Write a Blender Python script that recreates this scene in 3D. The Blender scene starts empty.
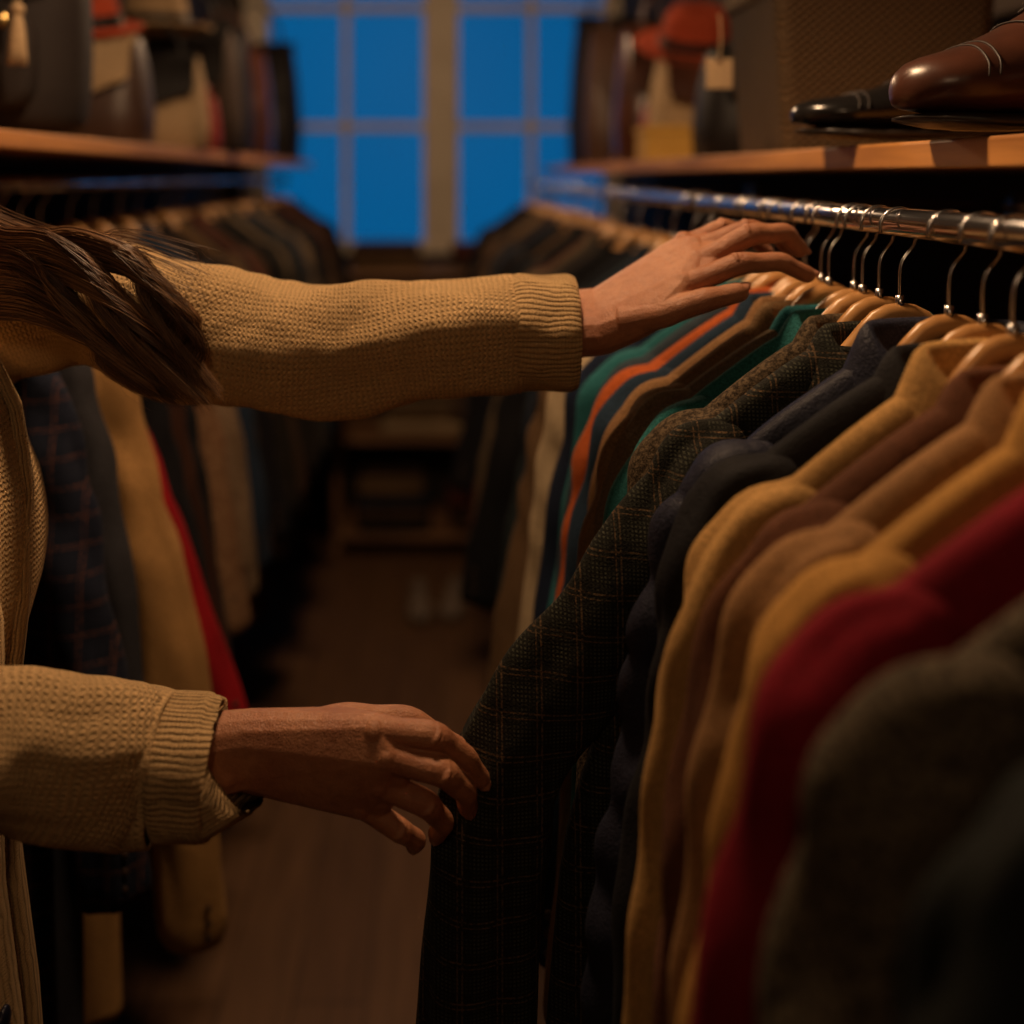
import bpy, bmesh, math, random
from mathutils import Vector, noise, Matrix
random.seed(7)
EYE=1.58; F=1100.0
def P(px,py,d): return Vector(((px-440)/F*d, d, EYE-(py-175)/F*d))
scn=bpy.context.scene
def link(o,parent=None):
    scn.collection.objects.link(o)
    if parent: o.parent=parent
    return o
def empty(name):
    e=bpy.data.objects.new(name,None); e.empty_display_size=.1; return link(e)
# ---------------------------------------------------------------- materials
class NT:
    def __init__(s,name):
        s.m=bpy.data.materials.new(name); s.m.use_nodes=True
        s.t=s.m.node_tree; s.n=s.t.nodes; s.l=s.t.links
        s.b=s.n['Principled BSDF']
    def _set(s,sock,v):
        if isinstance(v,bpy.types.NodeSocket): s.l.new(v,sock)
        else: sock.default_value=v
    def math(s,op,a,b=None):
        n=s.n.new('ShaderNodeMath'); n.operation=op; s._set(n.inputs[0],a)
        if b is not None: s._set(n.inputs[1],b)
        return n.outputs[0]
    def mix(s,f,a,b):
        n=s.n.new('ShaderNodeMix'); n.data_type='RGBA'; s._set(n.inputs[0],f)
        s._set(n.inputs[6],c4(a)); s._set(n.inputs[7],c4(b)); return n.outputs[2]
    def noise(s,scale,detail=3,coord='Object',rough=.5):
        tc=s.n.new('ShaderNodeTexCoord'); n=s.n.new('ShaderNodeTexNoise')
        n.inputs['Scale'].default_value=scale; n.inputs['Detail'].default_value=detail; n.inputs['Roughness'].default_value=rough
        s.l.new(tc.outputs[coord],n.inputs['Vector']); return n.outputs['Fac']
    def voro(s,scale,feature='DISTANCE_TO_EDGE'):
        tc=s.n.new('ShaderNodeTexCoord'); n=s.n.new('ShaderNodeTexVoronoi'); n.feature=feature
        n.inputs['Scale'].default_value=scale; s.l.new(tc.outputs['Object'],n.inputs['Vector']); return n.outputs['Distance']
    def ramp(s,f,a,b):
        n=s.n.new('ShaderNodeMapRange'); s.l.new(f,n.inputs[0]); n.inputs[1].default_value=a; n.inputs[2].default_value=b
        return n.outputs[0]
    def bump(s,h,strength=.5,dist=.002):
        n=s.n.new('ShaderNodeBump'); n.inputs['Strength'].default_value=strength; n.inputs['Distance'].default_value=dist
        s.l.new(h,n.inputs['Height']); s.l.new(n.outputs[0],s.b.inputs['Normal'])
    def col(s,v): s._set(s.b.inputs['Base Color'],c4(v))
    def P(s,**k):
        for a,v in k.items(): s.b.inputs[a.replace('_',' ')].default_value=v
def c4(c):
    if isinstance(c,bpy.types.NodeSocket): return c
    return (c[0],c[1],c[2],1.0)
def sc(c,f): return (c[0]*f,c[1]*f,c[2]*f)
def fabric(name,c,kind='plain',c2=None,c3=None,rough=.9,sheen=.15):
    m=NT(name); m.P(Roughness=rough,Sheen_Weight=sheen); m.b.inputs['Specular IOR Level'].default_value=.15
    m.b.inputs['Sheen Tint'].default_value=c4([min(1,x*1.5+.05) for x in c])
    big=m.ramp(m.noise(9,2),.3,.7)
    base=m.mix(big,sc(c,.7),sc(c,1.2))
    fine=m.noise(600,2)
    base=m.mix(m.ramp(fine,.35,.65),sc(c,.5),base) if kind!='check' else base
    if kind=='tweed':
        f=m.ramp(m.noise(260,3,rough=.8),.42,.6); base=m.mix(f,base,c2)
    if kind in('plaid','check'):
        tc=m.n.new('ShaderNodeTexCoord'); sp=m.n.new('ShaderNodeSeparateXYZ'); m.l.new(tc.outputs['Object'],sp.inputs[0])
        def lines(o,period,width,off=0.0):
            v=m.math('FRACT',m.math('ADD',m.math('MULTIPLY',sp.outputs[o],1/period),10+off)); return m.math('LESS_THAN',v,width)
        per=.030 if kind=='plaid' else .03
        ground=m.math('MULTIPLY',lines(0,.0030,.5),lines(2,.0030,.5))
        wide=m.math('MULTIPLY',m.math('ADD',lines(0,per,.42),lines(2,per,.42)),.5)
        base=m.mix(m.math('MULTIPLY',m.math('MULTIPLY',wide,ground),.85),base,c2)
        thin=m.math('MAXIMUM',m.math('MAXIMUM',lines(0,per,.045,.3),lines(2,per,.045,.3)),m.math('MAXIMUM',lines(0,per,.035,.42),lines(2,per,.035,.42)))
        brk=m.math('MULTIPLY',thin,m.ramp(m.noise(400,2),.35,.65))
        base=m.mix(m.math('MULTIPLY',brk,.5),base,c3)
    m.col(base)
    m.bump(m.math('ADD',m.math('MULTIPLY',fine,.7),m.noise(40,4)),.6,.0022)
    return m.m
def simple(name,c,rough=.5,metal=0,c2=None,scale=20,bump=0,spec=.5):
    m=NT(name); m.P(Roughness=rough,Metallic=metal); m.b.inputs['Specular IOR Level'].default_value=spec
    f=m.ramp(m.noise(scale,4),.3,.7); m.col(m.mix(f,c,c2 or sc(c,.8)))
    if bump: m.bump(m.noise(scale*6,3),bump,.002)
    return m.m
def wood(name,c,c2,axis=1,rough=.4,scale=1.0):
    m=NT(name); m.P(Roughness=rough)
    tc=m.n.new('ShaderNodeTexCoord'); mp=m.n.new('ShaderNodeMapping'); s=[30*scale]*3; s[axis]=2*scale
    mp.inputs['Scale'].default_value=s; m.l.new(tc.outputs['Object'],mp.inputs[0])
    n=m.n.new('ShaderNodeTexNoise'); n.inputs['Scale'].default_value=1.5; n.inputs['Detail'].default_value=6; m.l.new(mp.outputs[0],n.inputs[0])
    f=m.ramp(n.outputs['Fac'],.35,.65); m.col(m.mix(f,c,c2)); m.bump(n.outputs['Fac'],.15,.002)
    return m.m
def knit(name,c,rib=False):
    m=NT(name); m.P(Roughness=.95,Sheen_Weight=.3); m.b.inputs['Specular IOR Level'].default_value=.1
    m.b.inputs['Sheen Tint'].default_value=(.9,.7,.45,1)
    uv=m.n.new('ShaderNodeUVMap'); sp=m.n.new('ShaderNodeSeparateXYZ'); m.l.new(uv.outputs[0],sp.inputs[0])
    nz=m.math('MULTIPLY',m.noise(60,2),.005)
    u=m.math('ADD',sp.outputs[0],nz); v=m.math('ADD',sp.outputs[1],nz)
    if rib:
        h=m.math('ABSOLUTE',m.math('SINE',m.math('MULTIPLY',u,math.pi/.0045)))
        h=m.math('POWER',h,.6)
        h2=m.math('MULTIPLY',m.math('SINE',m.math('MULTIPLY',v,2*math.pi/.0028)),.12)
        h=m.math('ADD',h,h2)
    else:
        col=m.math('ABSOLUTE',m.math('SINE',m.math('MULTIPLY',u,math.pi/.0050)))
        row=m.math('SINE',m.math('ADD',m.math('MULTIPLY',v,2*math.pi/.0044),m.math('MULTIPLY',col,2.6)))
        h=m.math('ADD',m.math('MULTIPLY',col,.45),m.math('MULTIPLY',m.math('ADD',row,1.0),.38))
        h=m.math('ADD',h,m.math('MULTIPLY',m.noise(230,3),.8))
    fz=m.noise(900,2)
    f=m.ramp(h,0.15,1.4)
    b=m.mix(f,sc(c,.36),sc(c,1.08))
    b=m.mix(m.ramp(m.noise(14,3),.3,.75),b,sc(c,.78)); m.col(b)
    m.bump(m.math('ADD',h,m.math('MULTIPLY',fz,.9)),1.0,.0024)
    return m.m
# ---------------------------------------------------------------- mesh builder
class MB:
    def __init__(s): s.v=[];s.f=[];s.m=[];s.uv=[]
    def loft(s,rings,closed=True,cap0=False,cap1=False,mat=0,uv=None):
        n=len(rings[0]); b=len(s.v)
        for r in rings: s.v+= [tuple(p) for p in r]
        for i in range(len(rings)-1):
            for j in range(n if closed else n-1):
                k=(j+1)%n
                s.f.append((b+i*n+j,b+i*n+k,b+(i+1)*n+k,b+(i+1)*n+j)); s.m.append(mat)
                if uv: s.uv.append([uv(i,j),uv(i,j+1),uv(i+1,j+1),uv(i+1,j)])
                else: s.uv.append(None)
        if cap0: s.f.append(tuple(b+j for j in reversed(range(n)))); s.m.append(mat); s.uv.append(None)
        if cap1: s.f.append(tuple(b+(len(rings)-1)*n+j for j in range(n))); s.m.append(mat); s.uv.append(None)
    def box(s,x0,x1,y0,y1,z0,z1,mat=0):
        b=len(s.v)
        s.v+=[(x0,y0,z0),(x1,y0,z0),(x1,y1,z0),(x0,y1,z0),(x0,y0,z1),(x1,y0,z1),(x1,y1,z1),(x0,y1,z1)]
        for f in((0,3,2,1),(4,5,6,7),(0,1,5,4),(1,2,6,5),(2,3,7,6),(3,0,4,7)):
            s.f.append(tuple(b+i for i in f)); s.m.append(mat); s.uv.append(None)
    def tube(s,pts,rad,n=12,up=(0,1,0),mat=0,res=4,cap=True,disp=None,uvscale=None):
        pts=[Vector(p) for p in pts]; rad=[(r,r) if not isinstance(r,(tuple,list)) else r for r in rad]
        P2,R2=[],[]
        N=len(pts)
        for i in range(N-1):
            p0=pts[max(i-1,0)];p1=pts[i];p2=pts[i+1];p3=pts[min(i+2,N-1)]
            for k in range(res):
                t=k/res
                P2.append(.5*((2*p1)+(p2-p0)*t+(2*p0-5*p1+4*p2-p3)*t*t+(3*p1-p0-3*p2+p3)*t**3))
                tt=t*t*(3-2*t)
                R2.append([rad[i][a]*(1-tt)+rad[i+1][a]*tt for a in(0,1)])
        P2.append(pts[-1]);R2.append(list(rad[-1]))
        rings=[];up=Vector(up);L=0;Ls=[]
        for i,p in enumerate(P2):
            if i: L+=(p-P2[i-1]).length
            Ls.append(L)
            T=(P2[min(i+1,len(P2)-1)]-P2[max(i-1,0)]).normalized()
            S=T.cross(up).normalized(); U=S.cross(T).normalized()
            ring=[]
            for j in range(n):
                a=2*math.pi*j/n; d=disp(L,a,i/(len(P2)-1)) if disp else 0
                ring.append(p+S*math.cos(a)*(R2[i][0]+d)+U*math.sin(a)*(R2[i][1]+d))
            rings.append(ring)
        uv=None
        if uvscale: uv=lambda i,j:(j/n*uvscale,Ls[i])
        s.loft(rings,True,cap,cap,mat,uv)
        return P2
    def ball(s,c,r,mat=0,seg=12,rg=8,sx=1,sy=1,sz=1,fn=None):
        rings=[]
        for i in range(rg+1):
            ph=-math.pi/2+math.pi*i/rg; ring=[]
            cp=max(math.cos(ph),.02)
            for j in range(seg):
                a=2*math.pi*j/seg
                q=Vector((math.cos(a)*cp*r*sx,math.sin(a)*cp*r*sy,math.sin(ph)*r*sz))
                if fn:q=fn(q)
                ring.append(Vector(c)+q)
            rings.append(ring)
        s.loft(rings,True,True,True,mat)
    def lathe(s,prof,c=(0,0,0),n=32,mat=0,sx=1,sy=1):
        s.loft([[ (c[0]+r*sx*math.cos(2*math.pi*j/n),c[1]+r*sy*math.sin(2*math.pi*j/n),c[2]+z) for j in range(n)] for r,z in prof],True,False,False,mat)
    def mesh(s,name,mats,smooth=True):
        me=bpy.data.meshes.new(name); me.from_pydata(s.v,[],s.f)
        for m in mats: me.materials.append(m)
        me.polygons.foreach_set('material_index',s.m)
        if any(s.uv):
            ul=me.uv_layers.new(name='UVMap')
            for p,u in zip(me.polygons,s.uv):
                for k,li in enumerate(p.loop_indices): ul.data[li].uv=u[k] if u else (0,0)
        me.polygons.foreach_set('use_smooth',[smooth]*len(me.polygons)); me.update(); return me
    def obj(s,name,mats,parent=None,smooth=True,loc=(0,0,0),rot=(0,0,0),sub=0,bevel=0,autos=None):
        o=bpy.data.objects.new(name,s.mesh(name,mats,smooth)); o.location=loc; o.rotation_euler=rot
        link(o,parent)
        if bevel:
            b=o.modifiers.new('bevel','BEVEL'); b.width=bevel; b.segments=3; b.limit_method='ANGLE'
        if sub:
            m=o.modifiers.new('sub','SUBSURF'); m.levels=sub; m.render_levels=sub
        return o
def rrect(w,d,r,z,n=6,cx=0,cy=0):
    out=[]
    for (sx,sy,a0) in((1,1,0),(-1,1,90),(-1,-1,180),(1,-1,270)):
        for k in range(n):
            a=math.radians(a0+90*k/(n-1))
            out.append((cx+sx*(w/2-r)+r*math.cos(a)*1,cy+sy*(d/2-r)+r*math.sin(a),z))
    return out
def smoothstep(a,b,x):
    t=min(1,max(0,(x-a)/(b-a))); return t*t*(3-2*t)
# ---------------------------------------------------------------- base mats
M_wall=simple('wall_paint',(.045,.03,.022),.9,0,(.03,.02,.016),3)
def floor_mat():
    m=NT('floor_planks'); m.P(Roughness=.55)
    tc=m.n.new('ShaderNodeTexCoord'); mp=m.n.new('ShaderNodeMapping'); mp.inputs['Rotation'].default_value=(0,0,math.pi/2)
    m.l.new(tc.outputs['Object'],mp.inputs[0])
    br=m.n.new('ShaderNodeTexBrick'); br.inputs['Scale'].default_value=1; br.inputs['Brick Width'].default_value=1.4; br.inputs['Row Height'].default_value=.14
    br.inputs['Mortar Size'].default_value=.002; br.inputs['Color1'].default_value=(.29,.15,.072,1); br.inputs['Color2'].default_value=(.23,.115,.055,1); br.inputs['Mortar'].default_value=(.07,.035,.018,1)
    m.l.new(mp.outputs[0],br.inputs[0])
    mp2=m.n.new('ShaderNodeMapping'); mp2.inputs['Scale'].default_value=(40,2.5,1); m.l.new(tc.outputs['Object'],mp2.inputs[0])
    n=m.n.new('ShaderNodeTexNoise'); n.inputs['Scale'].default_value=1.5; n.inputs['Detail'].default_value=5; m.l.new(mp2.outputs[0],n.inputs[0])
    mx=m.n.new('ShaderNodeMix'); mx.data_type='RGBA'; mx.blend_type='MULTIPLY'; mx.inputs[0].default_value=.7
    m.l.new(br.outputs[0],mx.inputs[6]); m.l.new(n.outputs['Fac'],mx.inputs[7]); m.l.new(mx.outputs[2],m.b.inputs['Base Color'])
    m.bump(n.outputs['Fac'],.2,.002); return m.m
M_floor=floor_mat()
M_trim=simple('window_paint',(.78,.68,.55),.6,0,(.68,.58,.46),8)
M_shelf=wood('shelf_wood',(.62,.28,.075),(.36,.15,.04),1,.5)
M_dwood=wood('dark_wood',(.10,.05,.025),(.05,.025,.014),0,.5)
M_hang=wood('hanger_wood',(.62,.33,.12),(.46,.23,.08),0,.3,1.5)
M_chrome=simple('chrome',(.75,.75,.78),.16,1,(.65,.65,.68),6)
M_steel=simple('hook_steel',(.62,.60,.6),.25,1)
M_black=simple('black_leather',(.010,.009,.010),.55,0,(.016,.014,.014),12,.2,.2)
M_brass=simple('brass',(.6,.42,.16),.3,1)
# ---------------------------------------------------------------- room
XL,XR,YB,YF,ZC=-1.0,.82,5.0,-1.2,3.0
def room():
    b=MB(); b.box(XL-.1,XR+.1,YF-.1,YB+.1,-.1,0); b.obj('floor',[M_floor],smooth=False)
    b=MB(); b.box(XL-.1,XR+.1,YF-.1,YB+.1,ZC,ZC+.1); b.obj('ceiling',[M_wall],smooth=False)
    b=MB(); b.box(XL-.1,XL,YF,YB,0,ZC); b.obj('wall_left',[M_wall],smooth=False)
    b=MB(); b.box(XR,XR+.1,YF,YB,0,ZC); b.obj('wall_right',[M_wall],smooth=False)
    b=MB(); b.box(XL-.1,XR+.1,YF-.1,YF,0,ZC); b.obj('wall_front',[M_wall],smooth=False)
    wx0,wx1,wz0,wz1=-.80,.765,1.27,2.86
    b=MB(); b.box(XL-.1,XR+.1,YB,YB+.1,0,wz0); b.box(XL-.1,XR+.1,YB,YB+.1,wz1,ZC)
    b.box(XL-.1,wx0,YB,YB+.1,wz0,wz1); b.box(wx1,XR+.1,YB,YB+.1,wz0,wz1); b.obj('wall_back',[M_wall],smooth=False)
    b=MB()
    y0,y1=YB-.03,YB+.07
    b.box(wx0-.09,wx0+.02,y0,y1,wz0-.04,wz1+.05); b.box(wx1-.02,wx1+.05,y0,y1,wz0-.04,wz1+.05)
    b.box(wx0+.02,wx1-.02,y0,y1,wz1-.03,wz1+.05); b.box(wx0-.09,wx1+.052,y0-.06,y1,wz0-.04,wz0+.01)
    b.box(-.075,.085,y0-.01,y1,wz0+.01,wz1-.03); b.box(-.045,.055,y0-.03,y0-.01,wz0+.01,wz1-.03)
    for (a,c) in((wx0+.02,-.075),(.085,wx1-.02)):
        mx=(a+c)/2; b.box(mx-.016,mx+.016,y0+.02,y1-.02,wz0+.01,wz1-.03)
        for z in(1.80,2.34): b.box(a,c,y0+.024,y1-.024,z-.018,z+.018)
    b.obj('window_1',[M_trim],smooth=False,bevel=.004)
    for k,(a,c) in enumerate(((wx0+.03,-.07),(.08,wx1-.03))):
        g=NT('pane_glass'); tr=g.n.new('ShaderNodeBsdfTransparent'); gl=g.n.new('ShaderNodeBsdfGlossy'); gl.inputs['Roughness'].default_value=.5
        mx=g.n.new('ShaderNodeMixShader'); mx.inputs[0].default_value=.006
        g.l.new(tr.outputs[0],mx.inputs[1]); g.l.new(gl.outputs[0],mx.inputs[2]); g.l.new(mx.outputs[0],g.n['Material Output'].inputs[0])
        b=MB(); b.box(a,c,YB+.02,YB+.024,wz0,wz1-.02); b.obj('window_%d'%(k+2),[g.m],smooth=False)
    for nm,x0,x1 in(('baseboard_left',XL,XL+.02),('baseboard_right',XR-.02,XR)):
        b=MB(); b.box(x0,x1,YF,YB,0,.12); b.obj(nm,[M_dwood],smooth=False,bevel=.004)
room()
# ---------------------------------------------------------------- rails and shelves
RX,RZ=.36,EYE-.037
LX,LZ=-.60,EYE-.014
def rail(x,z,y0,y1,wallx):
    b=MB(); s=1 if wallx>x else -1
    b.tube([(x,y0,z),(x,(y0+y1)/2,z),(x,y1,z)],[.011]*3,20,(0,0,1),res=2)
    for y in(y0,y1): b.ball((x,y,z),.0165,0,16,8)
    for k in range(4):
        y=y0+.12+(y1-y0-.2)*k/3
        b.tube([(x,y,z),(x+s*.12,y,z-.004),(wallx,y,z-.01)],[.007]*3,10,(0,0,1))
        b.tube([(x,y-.008,z),(x,y+.008,z)],[.015,.015],16,(0,0,1))
        b.tube([(wallx-s*.003,y,z-.01),(wallx-s*.015,y,z-.01)],[.03,.028],16,(0,0,1))
    b.obj('clothes_rail',[M_chrome])
rail(RX,RZ,.1,4.25,XR); rail(LX,LZ,1.12,4.25,XL)
b=MB(); b.box(.405,XR,-.3,4.3,EYE+.005,EYE+.029); b.obj('wall_shelf',[M_shelf],smooth=False,bevel=.003)
b=MB(); b.box(XL,-.50,1.05,4.3,EYE+.030,EYE+.053); b.obj('wall_shelf',[M_shelf],smooth=False,bevel=.003)
# ---------------------------------------------------------------- hanger
def hanger_mesh():
    b=MB(); pts=[];rad=[]
    for k in range(-6,7):
        t=k/6; x=t*.105; z=-.070-.020*smoothstep(0,.5,abs(t))-.075*max(0,abs(t)-.2)
        pts.append((x,-.003*abs(t)**2,z)); rad.append((.0085-.003*abs(t)**2,.0060+.002*smoothstep(.1,.6,abs(t))-.002*abs(t)**3))
    b.tube(pts,rad,12,(0,1,0),0,2)
    hp=[(0,0,-.07),(0,0,-.045),(0.002,0,-.030),(.011,0,-.018)]
    r=.0155
    for k in range(0,9):
        a=math.radians(-40+k*29); hp.append((r*math.cos(a),0,r*math.sin(a)-.0045))
    b.tube(hp,[.0017]*len(hp),8,(0,1,0),1,3)
    b.tube([(0,0,-.066),(0,0,-.056)],[.004,.0032],10,(0,1,0),1,1)
    return b.mesh('coat_hanger',[M_hang,M_steel])
HM=hanger_mesh()
# ---------------------------------------------------------------- garments
M_lining=simple('lining',(.03,.025,.03),.5)
M_button=simple('horn_button',(.05,.03,.02),.3)
def garment_mesh(name,mat,seed,L=.78,th=.019,quilt=False,lean=.03,pull=0,SL=.72,collar=1,lapel=True,wid=1.0,neckz=-.094,flare=.025,nu=44,trim=None):
    rnd=random.Random(seed); b=MB(); so=rnd.uniform(0,100)
    if quilt: zs=[neckz-.011*i for i in range(int((L+neckz)/.011)+1)]
    else:
        zs=[neckz,neckz-.008,-.114,-.13,-.15,-.17,-.188,-.21,-.24,-.28,-.33,-.4,-.47,-.54,-.61,-.68]
        zs=[z for z in zs if z>-L+.03]
        if L>.8: zs+=[-.75]+([-.85] if L>.95 else [])
    zs+=[-L-.001,-L-.012]
    ph=rnd.uniform(0,6); kf=rnd.choice([5,6,7])
    def hwid(z):
        if z>-.188:
            t=max(0,(neckz-z)/(neckz+.188)); return (.058+.127*t**.85)*wid
        if z>-.30: return (.185-.014*smoothstep(.188,.3,-z))*wid
        return (.171+flare*smoothstep(.3,L,-z))*wid
    rings=[]
    for z in zs:
        hw=hwid(z); t=smoothstep(.06,.25,-z); ht=th*(.75+.35*t)+.006*smoothstep(.3,.8,-z)
        amp=.0075*smoothstep(.2,.65,-z)
        ring=[]
        for j in range(nu):
            a=2*math.pi*j/nu; ca,sa=math.cos(a),math.sin(a)
            x=hw*math.copysign(abs(ca)**.85,ca); y=ht*math.copysign(abs(sa)**.7,sa)
            y+=amp*math.sin(x*kf*14+ph+z*3+(2 if sa>0 else 0))*abs(sa)
            nn=noise.noise(Vector((x*9+so,sa*2,z*6))); y+=nn*.008*t*(1 if sa<0 else -1)*0.8
            x+=noise.noise(Vector((ca*2+so,sa*2,z*7)))*.006*t
            if quilt and z<-.11:
                q=abs(math.sin(-z*math.pi/.055))**.6; y*=.72+.45*q; x*=.965+.04*q
            if sa<0 and x>0: y-=.003*min(1,x/.004)
            x-=pull*smoothstep(.2,.5,-z)*(0.5-0.5*ca)*.75
            ring.append((x,y,z))
        rings.append(ring)
    b.loft(rings,True,False,False,0)
    for s in(1,-1):
        pl=pull if s<0 else 0
        ln=lean+rnd.uniform(-.010,.016)+pl; yy=-.004+rnd.uniform(-.004,.004)
        mid=.32 if not pl else .80
        pts=[(.124*wid,yy,-.163),(.134*wid,yy,-.169),(.157*wid,yy,-.186),(.169*wid,yy,-.222),(.175*wid+ln*(.1 if not pl else .30),yy,-.30),(.184*wid+ln*mid,yy,-.42),(.19*wid+ln*(mid+1)/2,yy-.004,-.56),(.192*wid+ln,yy-.006,-SL)]
        rad=[(.013,.0135),(.019,.0175),(.028,.0205),(.038,.0240),(.045,.0260),(.045,.0265),(.043,.026),(.040,.025)]
        pts=[(p[0]*s,p[1],p[2]) for p in pts]
        so2=rnd.uniform(0,50); wf=rnd.uniform(50,85); wa=rnd.uniform(.0022,.0042)
        def disp(Lg,a,t):
            d=noise.noise(Vector((math.cos(a)*1.6+so2,math.sin(a)*1.6,Lg*8)))*.010*smoothstep(.05,.3,t)
            d+=wa*math.sin(Lg*wf+3.5*math.sin(a+so2)+so2)*smoothstep(.2,.4,t)*smoothstep(.9,.6,t)
            d+=.0035*noise.noise(Vector((math.cos(a)*3+so2,math.sin(a)*3,Lg*26)))*smoothstep(.1,.2,t)
            if quilt: d+=.009*(abs(math.sin(Lg*math.pi/.055))**.6-.6)*smoothstep(.04,.12,t)
            return d
        b.tube(pts,rad,24,(0,1,0),0,6 if not quilt else 12,True,disp)
        for k in range(3):
            x=pts[-1][0]+ .02*s; b.ball((x,pts[-1][1]-.025,-SL+.03+k*.018),.005,2,8,4,1,.5,1)
    if collar:
        n=30; g0=math.radians(-90+28); rr=[]; zc=neckz
        for (hw,ht,z,drop) in((.052,.024,-.012,0),(.054,.027,.010*collar,0),(.058,.031,.016*collar,0),(.066,.036,.010*collar,.006),(.078,.041,-.008,.012),(.088+.01*collar,.044,-.022-.012*collar,.022)):
            ring=[]
            for j in range(n):
                a=g0+(2*math.pi-2*math.radians(28))*j/(n-1)
                ca,sa=math.cos(a),math.sin(a)
                fr=smoothstep(.2,-.9,sa)
                ring.append((hw*wid*ca,ht*.85*sa-.002,zc+z-drop*abs(ca)-.026*fr))
            rr.append(ring)
        b.loft(rr,False,False,False,3 if trim else 0)
    if lapel:
        for s in(1,-1):
            y=-th*1.15-.004
            out=[(.022,-.115),(.05,-.112),(.078,-.150),(.086,-.185),(.066,-.20),(.05,-.27),(.030,-.34),(.006,-.40),(.004,-.34),(.010,-.24),(.016,-.17)]
            top=[(x*s,y-.004,z+neckz+.085) for i,(x,z) in enumerate(out)]
            bot=[(x*s,y+.008,z+neckz+.085) for x,z in out]
            if s<0: top.reverse();bot.reverse()
            b.loft([bot,top],True,False,True,0)
        for k in range(3): b.ball((.008,-th*1.2-.009,-.42-.09*k),.009,2,12,4,1,.35,1)
    return b.mesh(name,[mat,M_lining,M_button]+([trim] if trim else []))
def hang(name,me,x,y,z,rz=0,sub=1,tilt=0):
    o=bpy.data.objects.new(name,me); o.location=(x,y,z); o.rotation_euler=(tilt,0,rz); link(o)
    if sub:
        m=o.modifiers.new('sub','SUBSURF'); m.levels=sub; m.render_levels=sub
        sd=o.modifiers.new('cloth','SOLIDIFY'); sd.thickness=.002; sd.offset=-1
    h=bpy.data.objects.new('coat_hanger',HM); h.location=(x,y,z); h.rotation_euler=(tilt,0,rz); link(h)
    return o
C=dict(char=(.008,.010,.009),crim=(.23,.009,.02),must=(.52,.27,.07),beige=(.36,.19,.08),brown=(.13,.05,.025),tan=(.56,.32,.11),black=(.012,.012,.015),navy=(.028,.030,.050),
 teal=(.03,.17,.19),orange=(.55,.12,.03),cream=(.62,.48,.30),slate=(.04,.06,.08),camel=(.28,.15,.065))
R=[
('charcoal_overcoat',.355,fabric('f_char',C['char'],rough=.8),dict(lapel=True,L=.95)),
('grey_tweed_jacket',.428,fabric('f_gtweed',(.022,.017,.012),'tweed',(.13,.10,.065)),{}),
('crimson_wool_jacket',.50,fabric('f_crim',C['crim']),dict(collar=.7)),
('mustard_corduroy_jacket',.557,fabric('f_must',C['must']),dict(collar=1.8)),
('beige_cotton_jacket',.600,fabric('f_beige',C['beige']),dict(collar=1.3)),
('brown_suede_jacket',.642,fabric('f_brown',C['brown']),{}),
('tan_trench_coat',.685,fabric('f_tan',C['tan']),dict(L=.98,collar=1.7)),
('black_blazer',.735,fabric('f_black',C['black'],rough=.75),{}),
('navy_puffer_jacket',.782,fabric('f_navy',C['navy'],rough=.45,sheen=.05),dict(quilt=True,lapel=False,collar=1.8)),
('green_plaid_blazer',.850,fabric('f_plaid',(.018,.018,.014),'plaid',(.065,.068,.048),(.22,.13,.065)),dict(pull=.115,L=.86,SL=.84)),
('brown_tweed_blazer',.900,fabric('f_btweed',(.035,.024,.014),'tweed',(.12,.085,.05)),{}),
('teal_shirt',.932,fabric('f_teal2',(.03,.17,.17)),dict(lapel=False,th=.010,wid=.99)),
('taupe_cardigan',.962,fabric('f_gt',(.17,.12,.07)),dict(trim=fabric('f_tealtrim',C['teal']),wid=1.02)),
('khaki_jacket',.998,fabric('f_khaki',(.22,.13,.06)),{}),
('camel_jacket',1.034,fabric('f_camel',C['camel']),{}),
('navy_wool_jacket',1.070,fabric('f_navy2',(.02,.04,.07)),{}),
('orange_jacket',1.108,fabric('f_orange',C['orange']),dict(lapel=False,wid=1.06)),
('slate_jacket',1.148,fabric('f_slate',C['slate']),{}),
('teal_jacket',1.192,fabric('f_teal',C['teal']),dict(lapel=False)),
('midnight_blazer',1.237,fabric('f_mid',(.012,.02,.045)),{}),
('cream_jacket',1.287,fabric('f_cream',C['cream']),dict(wid=1.10,L=.92)),
]
for i,(nm,y,m,o) in enumerate(R):
    random.seed(i+30)
    me=garment_mesh(nm,m,i+3,**o)
    hang(nm,me,RX+random.uniform(-.008,.008),y,RZ,rz=math.radians(random.uniform(-4,4)),tilt=math.radians(random.uniform(-.6,.6)))
farm=[fabric('ff%d'%i,c) for i,c in enumerate([(.015,.018,.025),(.03,.025,.02),(.02,.03,.05),(.09,.05,.03),(.05,.045,.04),(.17,.10,.05),(.012,.012,.014),(.03,.045,.05),(.12,.03,.02),(.20,.14,.085),(.018,.016,.02),(.04,.02,.015)])]
y=1.34;i=0
vari=[garment_mesh('hanging_jacket',farm[0],90+k,L=random.Random(k).uniform(.72,1.0),nu=32,lean=.02+.012*k,wid=[1,.93,1.05,.97,1.02][k]) for k in range(5)]
while y<4.15:
    me=vari[(i*3)%5].copy(); me.materials[0]=farm[(i*5+i//4)%12]
    hang('hanging_jacket',me,RX+random.uniform(-.02,.02),y,RZ,rz=math.radians(random.uniform(-6,6)),sub=0); y+=random.uniform(.055,.085); i+=1
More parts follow.
